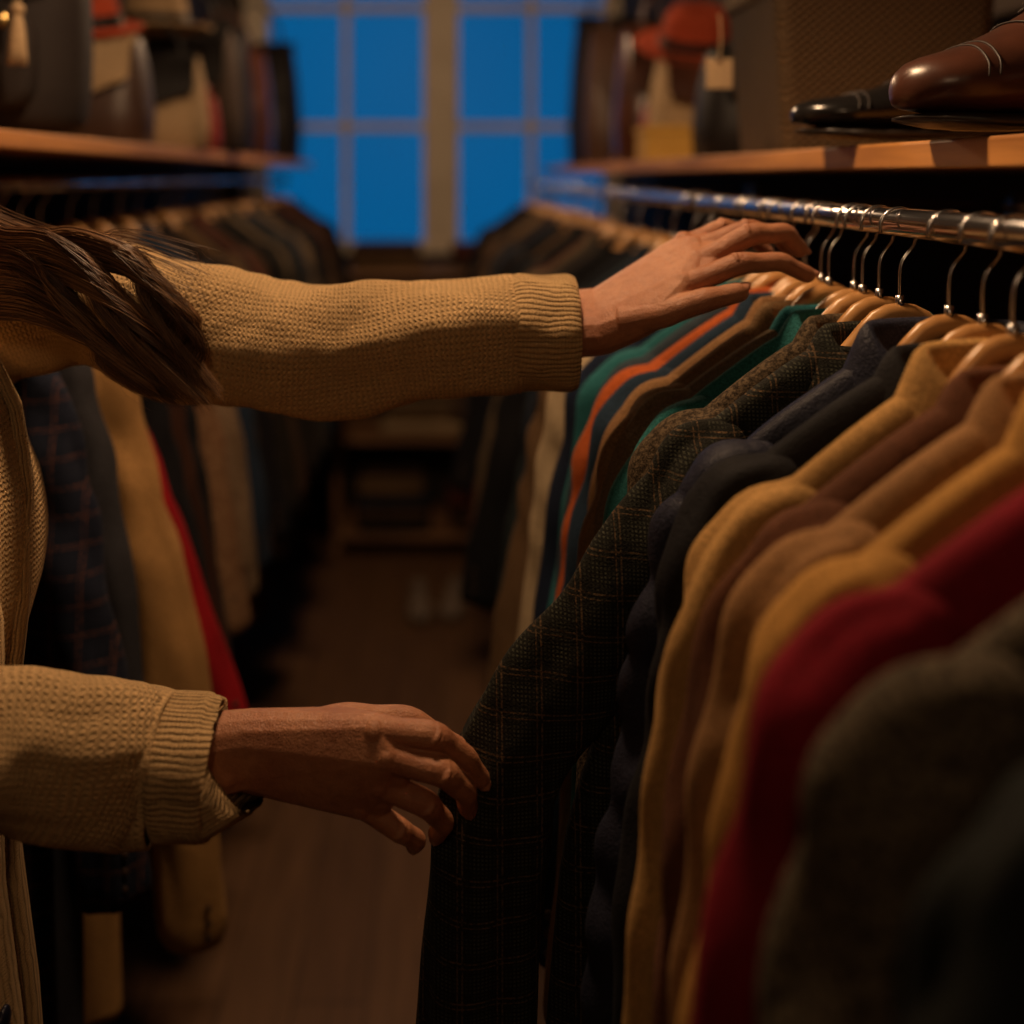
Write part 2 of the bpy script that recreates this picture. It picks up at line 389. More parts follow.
Lf=[
('navy_check_coat',1.17,fabric('f_lchk',(.012,.016,.032),'check',(.03,.035,.06),(.30,.11,.05)),dict(L=.95,SL=.75,lean=.05)),
('grey_wool_coat',1.25,fabric('f_lgrey',(.05,.05,.06)),dict(L=.95,lean=.06)),
('camel_overcoat',1.34,fabric('f_lcam',(.54,.30,.11)),dict(L=1.0,SL=.93,lean=.10,wid=1.06,collar=1.4)),
('red_lined_coat',1.42,fabric('f_lred',(.42,.012,.02)),dict(L=.74,lean=.15,wid=.87)),
('black_coat',1.49,fabric('f_lblk',(.012,.012,.016)),dict(L=1.0,lean=.08)),
('dark_brown_coat',1.57,fabric('f_lbr',(.055,.022,.014)),dict(L=.95,lean=.07)),
('black_coat',1.65,fabric('f_lblk2',(.014,.015,.02)),dict(L=.98,lean=.06)),
('rust_paisley_shirt',1.78,fabric('f_lpai',(.14,.05,.025),'tweed',(.36,.22,.12)),dict(lean=.05)),
('cream_patterned_shirt',1.90,fabric('f_lcp',(.42,.30,.19),'tweed',(.10,.05,.03)),dict(lean=.06,L=.8)),
('denim_jacket',2.05,fabric('f_lden',(.03,.05,.09)),dict(lean=.05,L=.98)),
]
for i,(nm,y,m,o) in enumerate(Lf):
    random.seed(i+60)
    me=garment_mesh(nm,m,i+43,**o)
    hang(nm,me,LX,y,LZ,rz=math.radians(random.uniform(-3,3)))
y=2.13;i=0
while y<4.15:
    me=vari[(i*2+2)%5].copy(); me.materials[0]=farm[(i*7+3+i//3)%12]
    hang('hanging_jacket',me,LX+random.uniform(-.02,.02),y,LZ,rz=math.radians(random.uniform(-6,6)),sub=0); y+=random.uniform(.06,.095); i+=1
# ---------------------------------------------------------------- person
W=empty('woman')
KC=(.74,.49,.24)
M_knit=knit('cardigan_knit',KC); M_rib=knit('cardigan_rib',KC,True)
def skin_mat():
    m=NT('skin'); m.P(Roughness=.5,Subsurface_Weight=.08); m.b.inputs['Subsurface Radius'].default_value=(.010,.004,.002)
    f=m.ramp(m.noise(28,3),.35,.7); c=m.mix(f,(.43,.19,.095),(.33,.125,.06))
    c=m.mix(m.math('MULTIPLY',m.ramp(m.noise(150,4),.5,.75),.4),c,(.22,.08,.04)); m.col(c)
    cr=m.ramp(m.voro(520),0.0,.25)
    m.bump(m.math('ADD',m.math('MULTIPLY',cr,.35),m.math('ADD',m.math('MULTIPLY',m.noise(500,3),.4),m.math('MULTIPLY',m.noise(110,3),1.8))),.5,.0013); return m.m
M_skin=skin_mat()
M_nail=simple('nail',(.56,.27,.17),.25)
def sleeve(name,pts,rad,cuffpts,cuffrad,seed):
    b=MB()
    def disp(L,a,t):
        d=noise.noise(Vector((math.cos(a)*1.3+seed,math.sin(a)*1.3,L*9)))*.009
        d+=.0035*math.sin(L*46+3*math.sin(a+seed)+seed)*(.5+.5*math.sin(a*1+seed))
        d+=.002*noise.noise(Vector((math.cos(a)*4,math.sin(a)*4+seed,L*45)))
        return d*min(1,(t+.05)*4)
    b.tube(pts,rad,72,(0,0,1),0,14,False,disp,.36)
    b.tube(cuffpts,cuffrad,144,(0,0,1),1,8,False,lambda L,a,t:.0013*abs(math.sin(a*33))+.0022*noise.noise(Vector((math.cos(a)*2,math.sin(a)*2+seed,L*30))),.30)
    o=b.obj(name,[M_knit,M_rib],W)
    s=o.modifiers.new('thick','SOLIDIFY'); s.thickness=.003; s.offset=-1
UD=.98
sleeve('sleeve_reaching',[(-.46,1.01,1.425),(-.385,1.01,1.452),P(95,302,1.0),P(190,332,UD),P(270,346,UD),P(350,350,UD),P(430,338,UD),P(495,333,UD),P(518,332,UD)],
 [(.062,.066),(.054,.056),.053,.0575,.0575,.055,.0515,.0485,.047],
 [P(514,332,UD),P(520,332,UD),P(542,333,UD),P(564,333,UD),P(572,333,UD),P(570,333,UD),P(552,333,UD)],[.0455,.0480,.0475,.0478,.0460,.040,.037],1.7)
LD=.79
sleeve('sleeve_lower',[(-.46,.655,1.42),(-.465,.66,1.34),(-.455,.665,1.24),(-.42,.685,1.18),P(-20,752,.745),P(70,754,.765),P(130,761,LD),P(165,765,LD)],
 [.060,.056,.054,.053,.050,.049,.0460,.0435],
 [P(161,765,LD),P(168,765,LD),P(186,766,LD),P(203,767,LD),P(210,767,LD),P(208,767,LD),P(192,766,LD)],[.0415,.0445,.0442,.0445,.0430,.038,.035],4.1)
def hull(b,balls):
    bm=bmesh.new()
    for c,r in balls:
        bmesh.ops.create_icosphere(bm,subdivisions=2,radius=r,matrix=Matrix.Translation(c))
    res=bmesh.ops.convex_hull(bm,input=bm.verts)
    geo=set(e for e in res['geom_interior'])|set(res['geom_unused'])
    bmesh.ops.delete(bm,geom=[g for g in geo if isinstance(g,bmesh.types.BMVert)],context='VERTS')
    idx={}
    for v in bm.verts: idx[v]=len(b.v); b.v.append(tuple(v.co))
    for f in bm.faces: b.f.append(tuple(idx[v] for v in f.verts)); b.m.append(0); b.uv.append(None)
    bm.free()
def finger(b,J,rs):
    pts=[];rad=[]
    for i,p in enumerate(J):
        pts.append(p);rad.append(rs[i])
        if i<len(J)-1: pts.append((p+J[i+1])/2);rad.append((rs[i]+rs[i+1])/2*.95)
    d=(J[-1]-J[-2]).normalized(); r=rs[-1]
    pts[-1]=J[-1]-d*r*.3
    pts+= [J[-1]+d*r*.25,J[-1]+d*r*.6,J[-1]+d*r*.78]; rad+=[r*.9,r*.62,r*.3]
    b.tube(pts,rad,16,(.13,.31,.94),0,4,True)
def hand(name,wr,fo,mcp,fingers,thumb,thenar,back):
    b=MB()
    hull(b,[wr[0],wr[1],fo[0],fo[1]])
    for k in range(3): hull(b,[wr[0],wr[1],mcp[k],mcp[k+1]])
    hull(b,[wr[0],thenar[0],thenar[1],mcp[0]])
    hull(b,[thenar[0],thenar[1],mcp[0],mcp[1]])
    R0=[(.0112,.0100,.0086,.0076),(.0114,.0102,.0088,.0078),(.0108,.0096,.0083,.0073),(.0096,.0086,.0075,.0066)]
    for k in range(3):
        a=mcp[k][0];c=mcp[k+1][0]
        a2=a.lerp(fingers[k][0],.34)-back*.002; c2=c.lerp(fingers[k+1][0],.34)-back*.002
        hull(b,[(a,.0105),(c,.0100),(a2,.0085),(c2,.0082)])
    for k,J in enumerate(fingers):
        m=mcp[k][0]
        finger(b,[m+(wr[0][0]*.5+wr[1][0]*.5-m)*.12,m]+J,(.010,)+R0[k])
        b.ball(m+back*(.0032),.0100,0,14,10)
        w=(wr[0][0]*(.6-.15*k)+wr[1][0]*(.4+.15*k))
        b.tube([w+back*.0125,(w+m)/2+back*.0098,m+back*.0074],[.003,.0034,.0044],10,(.13,.31,.94),0,4)
        d=(J[1]-J[0]).normalized()
        for e in(-.0042,0,.0042):
            n=(back-d*back.dot(d)).normalized(); s=d.cross(n)
            c=J[0]+d*e+n*(R0[k][1]*.88); b.tube([c-s*.0058-n*.002,c,c+s*.0058-n*.002],[.0014,.0022,.0014],8,(.3,.2,.9),0,3)
    finger(b,thumb,(.0145,.0125,.0108,.0088))
    b.ball(wr[1][0]+(fo[1][0]-wr[1][0]).normalized()*.012+back*.006,.0135,0,14,10)
    o=b.obj(name,[M_skin],W)
    r=o.modifiers.new('remesh','REMESH'); r.mode='VOXEL'; r.voxel_size=.0009; r.use_smooth_shade=True
    s=o.modifiers.new('smooth','SMOOTH'); s.factor=.5; s.iterations=6
    nb=MB()
    alls=[(J,R0[k][3]) for k,J in enumerate(fingers)]+[(thumb,.0088)]
    for J,r in alls:
        d=(J[-1]-J[-2]).normalized(); n=(back-d*back.dot(d)).normalized(); s=d.cross(n)
        base=J[-1]+n*r*.42+d*r*.15
        rings=[]
        for i in range(7):
            t=i/6
            w=r*.66*math.sqrt(max(.05,1-(2*abs(t-.5))**4)); yy=(t-.5)*r*1.7
            rings.append([base+s*(w*math.sin(q))+d*yy+n*(r*.50*math.cos(q*1.05)-r*.10) for q in [(-1.25+2.5*j/10) for j in range(11)]])
        nb.loft(rings,False)
    no=nb.obj(name+'_nails',[M_nail],W)
    sd=no.modifiers.new('t','SOLIDIFY'); sd.thickness=.0006; sd.offset=1
hand('hand_reaching',
 [(P(600,334,.955),.019),(P(600,308,.990),.0185)],
 [(P(520,338,.965),.024),(P(520,320,1.0),.024)],
 [(P(684,286,.945),.0125),(P(697,264,.965),.0128),(P(695,250,.985),.0118),(P(684,245,1.005),.0108)],
 [[P(739,264,.940),P(780,262,.945),P(808,275,.950)],
  [P(750,235,.960),P(785,233,.966),P(800,250,.972)],
  [P(747,230,.985),P(776,234,.995),P(790,250,1.0)],
  [P(723,228,1.010),P(748,234,1.02),P(764,249,1.02)]],
 [P(622,322,.945),P(662,314,.932),P(702,301,.925),P(740,292,.932)],
 [(P(630,325,.945),.0155),(P(662,310,.935),.0130)],
 Vector((-.12,-.45,.88)).normalized())
hand('hand_pinching',
 [(P(246,735,.80),.0180),(P(246,766,.80),.0170)],
 [(P(165,747,.80),.022),(P(165,780,.80),.021)],
 [(P(374,730,.790),.0118),(P(386,756,.785),.0122),(P(378,782,.790),.0115),(P(360,803,.80),.0106)],
 [[P(434,736,.792),P(465,757,.808),P(481,779,.822)],
  [P(442,772,.784),P(465,791,.804),P(468,807,.822)],
  [P(426,804,.792),P(443,822,.812),P(437,834,.830)],
  [P(398,829,.800),P(416,840,.818),P(414,845,.834)]],
 [P(290,733,.815),P(345,720,.832),P(408,721,.842),P(464,752,.843)],
 [(P(295,731,.812),.0155),(P(345,725,.826),.0130)],
 Vector((.05,-.95,.30)).normalized())
b=MB(); rings=[]
TC=(-.462,.835)
prof=[(.80,.135,.185),(.86,.145,.195),(.95,.138,.190),(1.05,.125,.172),(1.15,.122,.168),(1.25,.13,.18),(1.33,.128,.192),(1.39,.115,.190),(1.43,.095,.165),(1.46,.075,.115),(1.485,.062,.070)]
zz=[]
for i in range(len(prof)-1):
    for k in range(6):
        t=k/6; zz.append(tuple(prof[i][a]*(1-t)+prof[i+1][a]*t for a in range(3)))
zz.append(prof[-1])
n=96
for z,dx,dy in zz:
    ring=[]
    for j in range(n):
        a=2*math.pi*j/n; ca,sa=math.cos(a),math.sin(a)
        f=1+.04*noise.noise(Vector((ca*2,sa*2,z*5)))+.02*math.sin(a*9+z*6)*smoothstep(1.25,.85,z)
        x=dx*ca*f; y=dy*sa*f
        if ca>.55: x+=.016*math.exp(-((z-1.28)/.07)**2)*(abs(math.sin(2*a)))*1.4
        ring.append((TC[0]+x,TC[1]+y,z))
    rings.append(ring)
b.loft(rings,True,True,False,0,lambda i,j:(j/n*1.0,zz[i][0]))
for s in(-1,1):
    rr=[]
    for z,dx,dy in zz[:54]:
        off=.02+.06*smoothstep(1.15,1.46,z)
        ring=[]
        for k,(u,w) in enumerate(((-.016,0),(-.016,.006),(0,.008),(.016,.006),(.016,0))):
            y=s*(off)+u; xx=dx*math.sqrt(max(.05,1-(y/dy)**2))
            ring.append((TC[0]+xx+w+.003,TC[1]+y,z))
        rr.append(ring)
    b.loft(rr,False,False,False,1,lambda i,j:(j*.008,zz[i][0]))
for k in range(3): b.ball((TC[0]+.145-(.012 if k==2 else 0),TC[1]-.035,.88+.085*k),.010,2,14,6,.4,1,1)
b.loft([[ (TC[0]+(p[0]-TC[0])*f,TC[1]+(p[1]-TC[1])*f,z) for p in rings[0]] for f,z in((.97,.81),(1.03,.80),(1.03,.76),(.98,.755))],True,False,False,1,lambda i,j:(j/n*1.0,i*.02))
b.obj('cardigan_body',[M_knit,M_rib,simple('dark_button',(.01,.012,.03),.3)],W)
M_jean=fabric('trousers',(.03,.035,.05))
b=MB()
for s in(-1,1):
    y0=TC[1]+s*.09
    b.tube([(TC[0],y0,.90),(TC[0],y0,.78),(TC[0]+.01,y0+s*.01,.50),(TC[0]-.01,y0+s*.015,.28),(TC[0]-.02,y0+s*.02,.09)],[(.10,.095),(.098,.092),(.066,.065),(.060,.058),(.058,.056)],24,(0,1,0),0,6)
b.ball((TC[0],TC[1],.86),.14,0,24,12,.95,1.25,.8)
b.obj('trousers',[M_jean],W)
def shoe_builder(b,ox,oy,oz,dirx,L=.27,W_=.095,Ht=1.0,m0=0,m1=1):
    secs=[(0,.30,.060),(.03,.62,.074),(.12,.72,.078),(.25,.70,.068),(.38,.70,.072),(.5,.80,.070),(.62,.94,.055),(.75,1.0,.042),(.87,.88,.034),(.95,.62,.028),(1.0,.22,.018)]
    rings=[]
    d=Vector(dirx).normalized(); s=Vector((-d.y,d.x,0))
    def pt(l,w,h):
        q=Vector((ox,oy,oz))+d*l+s*w; q.z+=h; return tuple(q)
    def sec(t):
        for i in range(len(secs)-1):
            if secs[i][0]<=t<=secs[i+1][0]:
                f=(t-secs[i][0])/(secs[i+1][0]-secs[i][0]); return [secs[i][a]*(1-f)+secs[i+1][a]*f for a in range(3)]
    def shell(t,a,e=0):
        t_,w,h=sec(t); wd=w*W_/2+e; h=h*Ht+e; bs=.016+.010*smoothstep(.45,.2,t)+.006*smoothstep(.8,1,t)
        ca,sa=math.cos(a),math.sin(a)
        return pt(t*L,wd*math.copysign(abs(ca)**.75,ca)*(1 if sa<.2 else 1-.35*(sa-.2)),bs+h*(.5+.5*math.copysign(abs(sa)**.8,sa)))
    for t,w,h in secs: rings.append([shell(t,2*math.pi*k/16) for k in range(16)])
    b.loft(rings,True,True,True,m0)
    for t0,bow in((.80,-.03),(.83,-.03),(.60,.05)):
        pts=[shell(t0+bow*math.sin(math.pi*k/12),math.pi*k/12,.0006) for k in range(0,13)]
        b.tube(pts,[.0011]*13,6,tuple(d),m1,2)
    lo=[];hi=[]
    path=[(t,w) for t,w,h in secs]+[(t,-w) for t,w,h in reversed(secs)]
    for t,w in path:
        lift=.010*smoothstep(.45,.2,t)+.006*smoothstep(.8,1,t)
        lo.append(pt((t-.5)*L*1.04+.5*L,w*W_/2*1.16,lift+.003)); hi.append(pt((t-.5)*L*1.04+.5*L,w*W_/2*1.16,lift+.017))
    b.loft([lo,hi],True,True,True,m1)
    hl=[(0.0,.5),(.06,.72),(.2,.74),(.27,.7)]
    path=[(t,w) for t,w in hl]+[(t,-w) for t,w in reversed(hl)]
    b.loft([[pt(t*L,w*W_/2*1.1,0) for t,w in path],[pt(t*L,w*W_/2*1.1,.016) for t,w in path]],True,True,True,m1)
    op=[[],[]]
    for k in range(16):
        a=2*math.pi*k/16
        l=L*(.20+.17*math.cos(a)); w=W_*.23*math.sin(a)
        op[0].append(pt(l,w,.088*Ht)); op[1].append(pt(l,w*.9,.102*Ht))
    b.loft(op,True,False,False,m0); b.loft([op[1],[pt(L*(.20+.15*math.cos(2*math.pi*k/16)),W_*.19*math.sin(2*math.pi*k/16),.085*Ht) for k in range(16)]],True,False,True,m1)
    for k in range(4):
        t=.42+.05*k
        b.tube([shell(t,math.pi*f,.001) for f in(.36,.43,.5,.57,.64)],[.0018]*5,6,tuple(d),m1,3)
b=MB()
for s in(-1,1): shoe_builder(b,TC[0]-.09,TC[1]+s*.115,0,(1,s*.12,0))
b.obj('shoes',[M_black,M_black],W)
HC=Vector((-.495,.84,1.665))
def hd(q):
    x,y,z=q
    jaw=smoothstep(0,-.12,z); y*=1-.28*jaw; x*=1-(.10*jaw if x<0 else .0)
    if x>0: x*=.93
    r=math.exp(-((y/.012)**2)-((z+.015)/.022)**2); x+=.020*r if x>0 else 0
    if x>0:
        for s in(-1,1): x-=.010*math.exp(-(((y-s*.031)/.015)**2)-((z-.008)/.012)**2)
        x+=.006*math.exp(-((y/.022)**2)-((z+.060)/.012)**2); x+=.006*math.exp(-((y/.02)**2)-((z+.10)/.014)**2)
    return Vector((x,y,z))
b=MB(); b.ball(HC,1,0,64,48,.098,.076,.118,hd)
b.tube([(-.52,.84,1.60),(-.495,.84,1.53),(-.465,.838,1.46)],[.052,.050,.062],24,(0,1,0),0,5)
for s in(-1,1): b.ball(HC+Vector((-.01,s*.076,-.005)),.03,0,14,10,.6,.25,1)
b.obj('head',[M_skin],W)
b=MB()
M_hair=[simple('hair_dark',(.055,.024,.011),.45),simple('hair_brown',(.13,.060,.027),.42),simple('hair_light',(.30,.16,.075),.40)]
for s in(-1,1):
    b.ball(HC+Vector((.076,s*.031,.008)),.0125,0,16,10); b.ball(HC+Vector((.0865,s*.031,.008)),.0048,1,12,8,.5,1,1)
    b.tube([HC+Vector((.083,s*.015,.028)),HC+Vector((.090,s*.03,.034)),HC+Vector((.078,s*.048,.028))],[.002,.003,.0015],8,(0,0,1),2)
b.tube([HC+Vector((.084,-.022,-.060)),HC+Vector((.096,0,-.058)),HC+Vector((.084,.022,-.060))],[.002,.0055,.002],10,(0,0,1),3)
b.obj('face_features',[simple('eye_white',(.7,.68,.65),.2),simple('iris',(.05,.025,.01),.1),M_hair[0],simple('lips',(.35,.09,.07),.4)],W)
b=MB(); b.ball(HC+Vector((-.018,0,.016)),1,0,40,24,.104,.090,.122,lambda q:Vector((q.x,q.y*(1 if q.z>-.03 else .9),q.z)) )
b.obj('hair_cap',[M_hair[0]],W)
def strands(name,mat,N,seed,ends,r=.0011,jit=.008,wave=.006,trim=(0,.25)):
    rnd=random.Random(seed)
    cu=bpy.data.curves.new(name,'CURVE'); cu.dimensions='3D'; cu.bevel_depth=r; cu.bevel_resolution=0; cu.resolution_u=2
    for i in range(N):
        pi=rnd.randrange(len(ends)); path,fr=ends[pi]
        w=rnd.uniform(-1,1); v=rnd.uniform(-1,1)
        clump=max(-1,min(1,round(w*3.5)/3.5))
        ph=w*1.6+pi*1.3+rnd.gauss(0,.10)
        o=Vector((rnd.gauss(0,1),rnd.gauss(0,1),rnd.gauss(0,1)))*jit
        pts=[]
        n=len(path); end=1-rnd.uniform(*trim)**1.2-abs(clump-w)*.25
        M=30
        for k in range(M):
            t=k/(M-1)*end*(n-1); i0=min(int(t),n-2); f=t-i0
            T=t/(n-1)
            tight=smoothstep(.55,1,T)*.6
            wt=w*(1-tight)+clump*tight; vt=v*(1-.5*tight)
            pa=[Vector(path[max(0,min(n-1,i0+d))][0]) for d in(-1,0,1,2)]
            q=.5*((2*pa[1])+(pa[2]-pa[0])*f+(2*pa[0]-5*pa[1]+4*pa[2]-pa[3])*f*f+(3*pa[1]-pa[0]-3*pa[2]+pa[3])*f**3)
            s=Vector(path[i0][1]).lerp(Vector(path[i0+1][1]),f)
            q=q+Vector((s.x*wt,s.y*vt,s.z*wt))+o*(.2+.8*T*T)
            wv=wave*smoothstep(.30,.75,T)
            q+=Vector((math.sin(T*fr+ph),math.cos(T*fr*.8+ph)*.5,-math.sin(T*fr+ph)*.3))*wv
            pts.append(q)
        sp=cu.splines.new('POLY'); sp.points.add(M-1)
        for k,q in enumerate(pts):
            sp.points[k].co=(q.x,q.y,q.z,1); sp.points[k].radius=1.0-.85*(k/(M-1))**3
    cu.materials.append(mat); o=bpy.data.objects.new(name,cu); link(o,W)
top=((-.52,.90,1.74),(.05,.02,.0)); side=((-.49,.945,1.66),(.04,.012,.0))
hp=[
 ([top,side,((-.44,.92,1.56),(.015,.01,.02)),(P(-10,250,.91),(.006,.012,.022)),(P(55,257,.90),(-.004,.010,.020)),(P(104,284,.89),(-.014,.010,.018)),(P(134,325,.89),(-.020,.010,.012)),(P(158,365,.89),(-.022,.008,.006)),(P(186,405,.89),(-.018,.008,.004))],22),
 ([top,side,((-.44,.92,1.55),(.015,.01,.02)),(P(-20,272,.91),(.006,.012,.032)),(P(30,284,.90),(-.004,.010,.030)),(P(76,314,.89),(-.012,.010,.022)),(P(108,348,.89),(-.018,.010,.014)),(P(132,378,.89),(-.018,.008,.008)),(P(160,398,.89),(-.014,.008,.006))],24),
 ([top,side,((-.43,.92,1.56),(.015,.01,.02)),(P(20,246,.92),(.0,.012,.016)),(P(85,248,.91),(-.004,.010,.014)),(P(138,266,.90),(-.010,.010,.014)),(P(168,305,.895),(-.016,.010,.010)),(P(180,350,.895),(-.016,.008,.006)),(P(200,392,.895),(-.012,.008,.006))],26),
]
fly=[([top,side,((-.43,.93,1.56),(.02,.01,.02)),(P(50,245,.92),(.0,.012,.012)),(P(130,247,.91),(.0,.01,.010)),(P(180,266,.90),(.01,.01,.012)),(P(208,290,.90),(.010,.01,.012))],24)]
back=[([((-.55,.84,1.76),(.02,.05,.0)),((-.62,.84,1.68),(.01,.07,0)),((-.62,.85,1.52),(.02,.07,0)),((-.60,.85,1.38),(.02,.08,0)),((-.60,.85,1.26),(.02,.07,.03))],24),
 ([((-.52,.78,1.74),(.05,.02,.0)),((-.52,.745,1.66),(.04,.012,.0)),((-.54,.74,1.52),(.03,.01,0)),((-.55,.73,1.36),(.03,.01,0))],24)]
strands('hair_strands_dark',M_hair[0],2600,1,hp+hp+back,.0006,.0025,.009,(0,.3))
strands('hair_strands_brown',M_hair[1],4200,2,hp+hp+back,.0005,.0025,.009,(0,.3))
strands('hair_strands_light',M_hair[2],1500,3,hp,.00045,.003,.010,(0,.2))
strands('hair_flyaway',M_hair[1],60,4,fly,.0004,.008,.010)
# ---------------------------------------------------------------- shelf goods
ZR=EYE+.029; ZL=EYE+.053
def handbag(name,loc,w,d,h,mat,rot=0,mat2=None,handle=True):
    b=MB(); rr=[]
    for t,fw,fd in((0,.92,.9),(.03,.98,1.0),(.3,1.0,1.0),(.7,.93,.8),(.93,.86,.5),(1,.82,.36)):
        rr.append(rrect(w*fw,d*fd,min(w*fw,d*fd)*.35,t*h))
    b.loft(rr,True,True,True,0)
    fl=[]
    for t,x in((.98,.50),(1.02,.2),(1.02,-.3),(.85,-.50),(.6,-.56),(.45,-.565)):
        fl.append([(w*.43*u*(1 if t>.5 else .85),d*x*(.5 if t>.95 else 1),h*t-(.0 if abs(u)<.9 or t>.5 else -.02)) for u in(-1,-.9,-.4,0,.4,.9,1)])
    b.loft(fl,False,False,False,1)
    b.box(-.015,.015,-d*.60,-d*.55,h*.44,h*.52,2)
    if handle: b.tube([(-w*.28,0,h*.95),(-w*.24,0,h*1.2),(0,0,h*1.38),(w*.24,0,h*1.2),(w*.28,0,h*.95)],[.006]*5,10,(0,1,0),1,5)
    return b.obj(name,[mat,mat2 or mat,M_brass],loc=loc,rot=(0,0,rot),sub=0)
def hat(name,loc,mat,band,s=1,rot=(0,0,0)):
    b=MB(); b.lathe([(.15*s,.004),(.155*s,.010),(.13*s,.006),(.095*s,.010),(.088*s,.03),(.084*s,.08*s),(.07*s,.105*s),(.04*s,.11*s),(.001,.098*s)],(0,0,0),40,0,1,.85)
    b.lathe([(.0955*s,.012),(.091*s,.035)],(0,0,0),40,1,1,.85); return b.obj(name,[mat,band],loc=loc,rot=rot)
def basket(loc,w,d,h):
    m=NT('wicker'); m.P(Roughness=.8); m.b.inputs['Specular IOR Level'].default_value=.2
    tc=m.n.new('ShaderNodeTexCoord'); sp=m.n.new('ShaderNodeSeparateXYZ'); m.l.new(tc.outputs['Object'],sp.inputs[0])
    a=m.math('SINE',m.math('MULTIPLY',m.math('ADD',sp.outputs[0],sp.outputs[1]),480)); c=m.math('SINE',m.math('MULTIPLY',sp.outputs[2],560))
    hh=m.math('MULTIPLY',a,c); m.col(m.mix(m.ramp(hh,-.7,.7),(.012,.008,.005),(.18,.115,.06))); m.bump(hh,.9,.003)
    b=MB(); rr=[rrect(w*f,d*f,.02,z) for f,z in((.88,0),(.90,.01),(1.0,h),(1.04,h+.002),(1.04,h+.022),(.97,h+.022),(.95,h),(.85,.02))]
    b.loft(rr,True,True,True,0); b.obj('wicker_basket',[m.m],loc=loc)
basket((.600,1.60,ZR),.30,.26,.22)
M_brn=simple('brown_leather',(.09,.031,.017),.32,0,(.038,.014,.009),14,.15); M_sole=simple('sole',(.02,.012,.008),.5)
b=MB(); shoe_builder(b,.630,.90,ZR,(-1,-.16,0),.28,.10,1.45); shoe_builder(b,.72,.755,ZR,(-1,.02,0),.28,.10,1.45)
b.obj('brown_leather_brogues',[M_brn,M_sole],sub=1)
b=MB(); shoe_builder(b,.645,1.12,ZR,(-1,-.03,0),.29,.10,.95)
b.obj('black_leather_shoe',[simple('patent_black',(.012,.011,.011),.2),M_sole],sub=1)
M_redf=fabric('hat_red',(.45,.07,.03)); M_cr=fabric('canvas_cream',(.48,.34,.20)); M_yel=simple('yellow_box',(.62,.35,.06),.6)
def tag(loc,mat,h=.04,w=.028,s=.03):
    b=MB(); b.box(-w/2,w/2,-.0015,.0015,-s-h,-s,0); b.tube([(0,0,0),(.002,-.001,-s*.5),(0,0,-s)],[.0012]*3,6,(0,1,0),0,3); b.tube([(0,0,-s+.001),(0,0,-s-.006)],[.004,.004],8,(0,1,0),1)
    b.obj('price_tag',[mat,M_dwood],loc=loc,bevel=.001,smooth=False)
tag((.372,1.465,EYE+.215),M_cr,.04,.035,.06)
handbag('leather_handbag',(.62,2.02,ZR),.30,.20,.20,M_black)
handbag('canvas_bag',(.60,2.42,ZR),.28,.20,.24,M_cr,0,M_brn)
b=MB(); b.loft([rrect(.18,.12,.01,z) for z in(0,.055)],True,True,True,0); b.loft([rrect(.185,.125,.01,z) for z in(.057,.07)],True,True,True,0); b.obj('yellow_box',[M_yel],loc=(.50,2.25,ZR),smooth=False)
hat('red_felt_hat',(.56,2.42,ZR+.25),M_redf,M_black,.85,(.5,0,0))
handbag('brown_bag',(.60,2.78,ZR),.32,.2,.34,M_brn)
handbag('red_handbag',(.55,2.60,ZR),.16,.10,.13,simple('red_leather',(.25,.02,.015),.4))
hat('brown_hat',(.58,3.12,ZR),fabric('hat_br',(.10,.05,.03)),M_black,1)
handbag('brown_satchel',(.60,3.4,ZR),.32,.2,.42,simple('satchel',(.06,.03,.02),.5))
handbag('black_tote_bag',(.60,3.75,ZR),.32,.2,.50,M_black)
hat('cream_hat',(.60,4.1,ZR),M_cr,M_brn,1)
def backpack(loc):
    b=MB(); rr=[]
    for t,fw,fd in((0,.85,.85),(.04,.96,.97),(.3,1,1),(.6,.98,.95),(.8,.9,.85),(.93,.7,.6),(1,.35,.3)):
        rr.append(rrect(.32*fw,.22*fd,.22*fd*.42,t*.38))
    b.loft(rr,True,True,True,0)
    b.loft([rrect(.22*f,.05,.02,z,cy=-.12) for f,z in((.8,.03),(1,.045),(1,.15),(.85,.17))],True,True,True,0)
    b.loft([[ (x*.155,y,z) for x in(-1,-.5,0,.5,1)] for y,z in((.03,.385),(-.06,.37),(-.115,.30),(-.13,.2))],False,False,False,1)
    for s in(-1,1): b.tube([(s*.07,-.11,.32),(s*.07,-.15,.22),(s*.07,-.155,.1)],[(.012,.003)]*3,8,(1,0,0),1,3); b.box(s*.07-.014,s*.07+.014,-.162,-.150,.13,.16,2)
    b.tube([(-.04,0,.36),(-.03,0,.42),(.03,0,.42),(.04,0,.36)],[.007]*4,8,(0,1,0),1,4)
    b.obj('leather_backpack',[simple('bag_dark',(.016,.012,.012),.75,0,(.022,.017,.016),8,.3,.2),M_black,M_brass],loc=loc,rot=(0,0,.15),sub=1)
backpack((-.655,1.55,ZL))
b=MB()
for k in range(16):
    a=2*math.pi*k/16; b.tube([(0,0,0),(.006*math.cos(a),.006*math.sin(a),-.02),(.011*math.cos(a),.011*math.sin(a),-.07)],[.002,.0025,.0015],6,(0,1,0),0,3)
b.ball((0,0,0),.009); b.tube([(0,0,0),(.002,0,.03),(0,0.02,.06)],[.0015]*3,6,(0,1,0),0,3); b.obj('tassel_charm',[M_cr],loc=(-.53,1.38,ZL+.155))
handbag('canvas_handbag',(-.62,2.32,ZL),.26,.18,.20,M_cr,.1,M_black)
hat('straw_hat',(-.62,2.40,ZL+.26),fabric('straw',(.40,.27,.15)),M_black,.8)
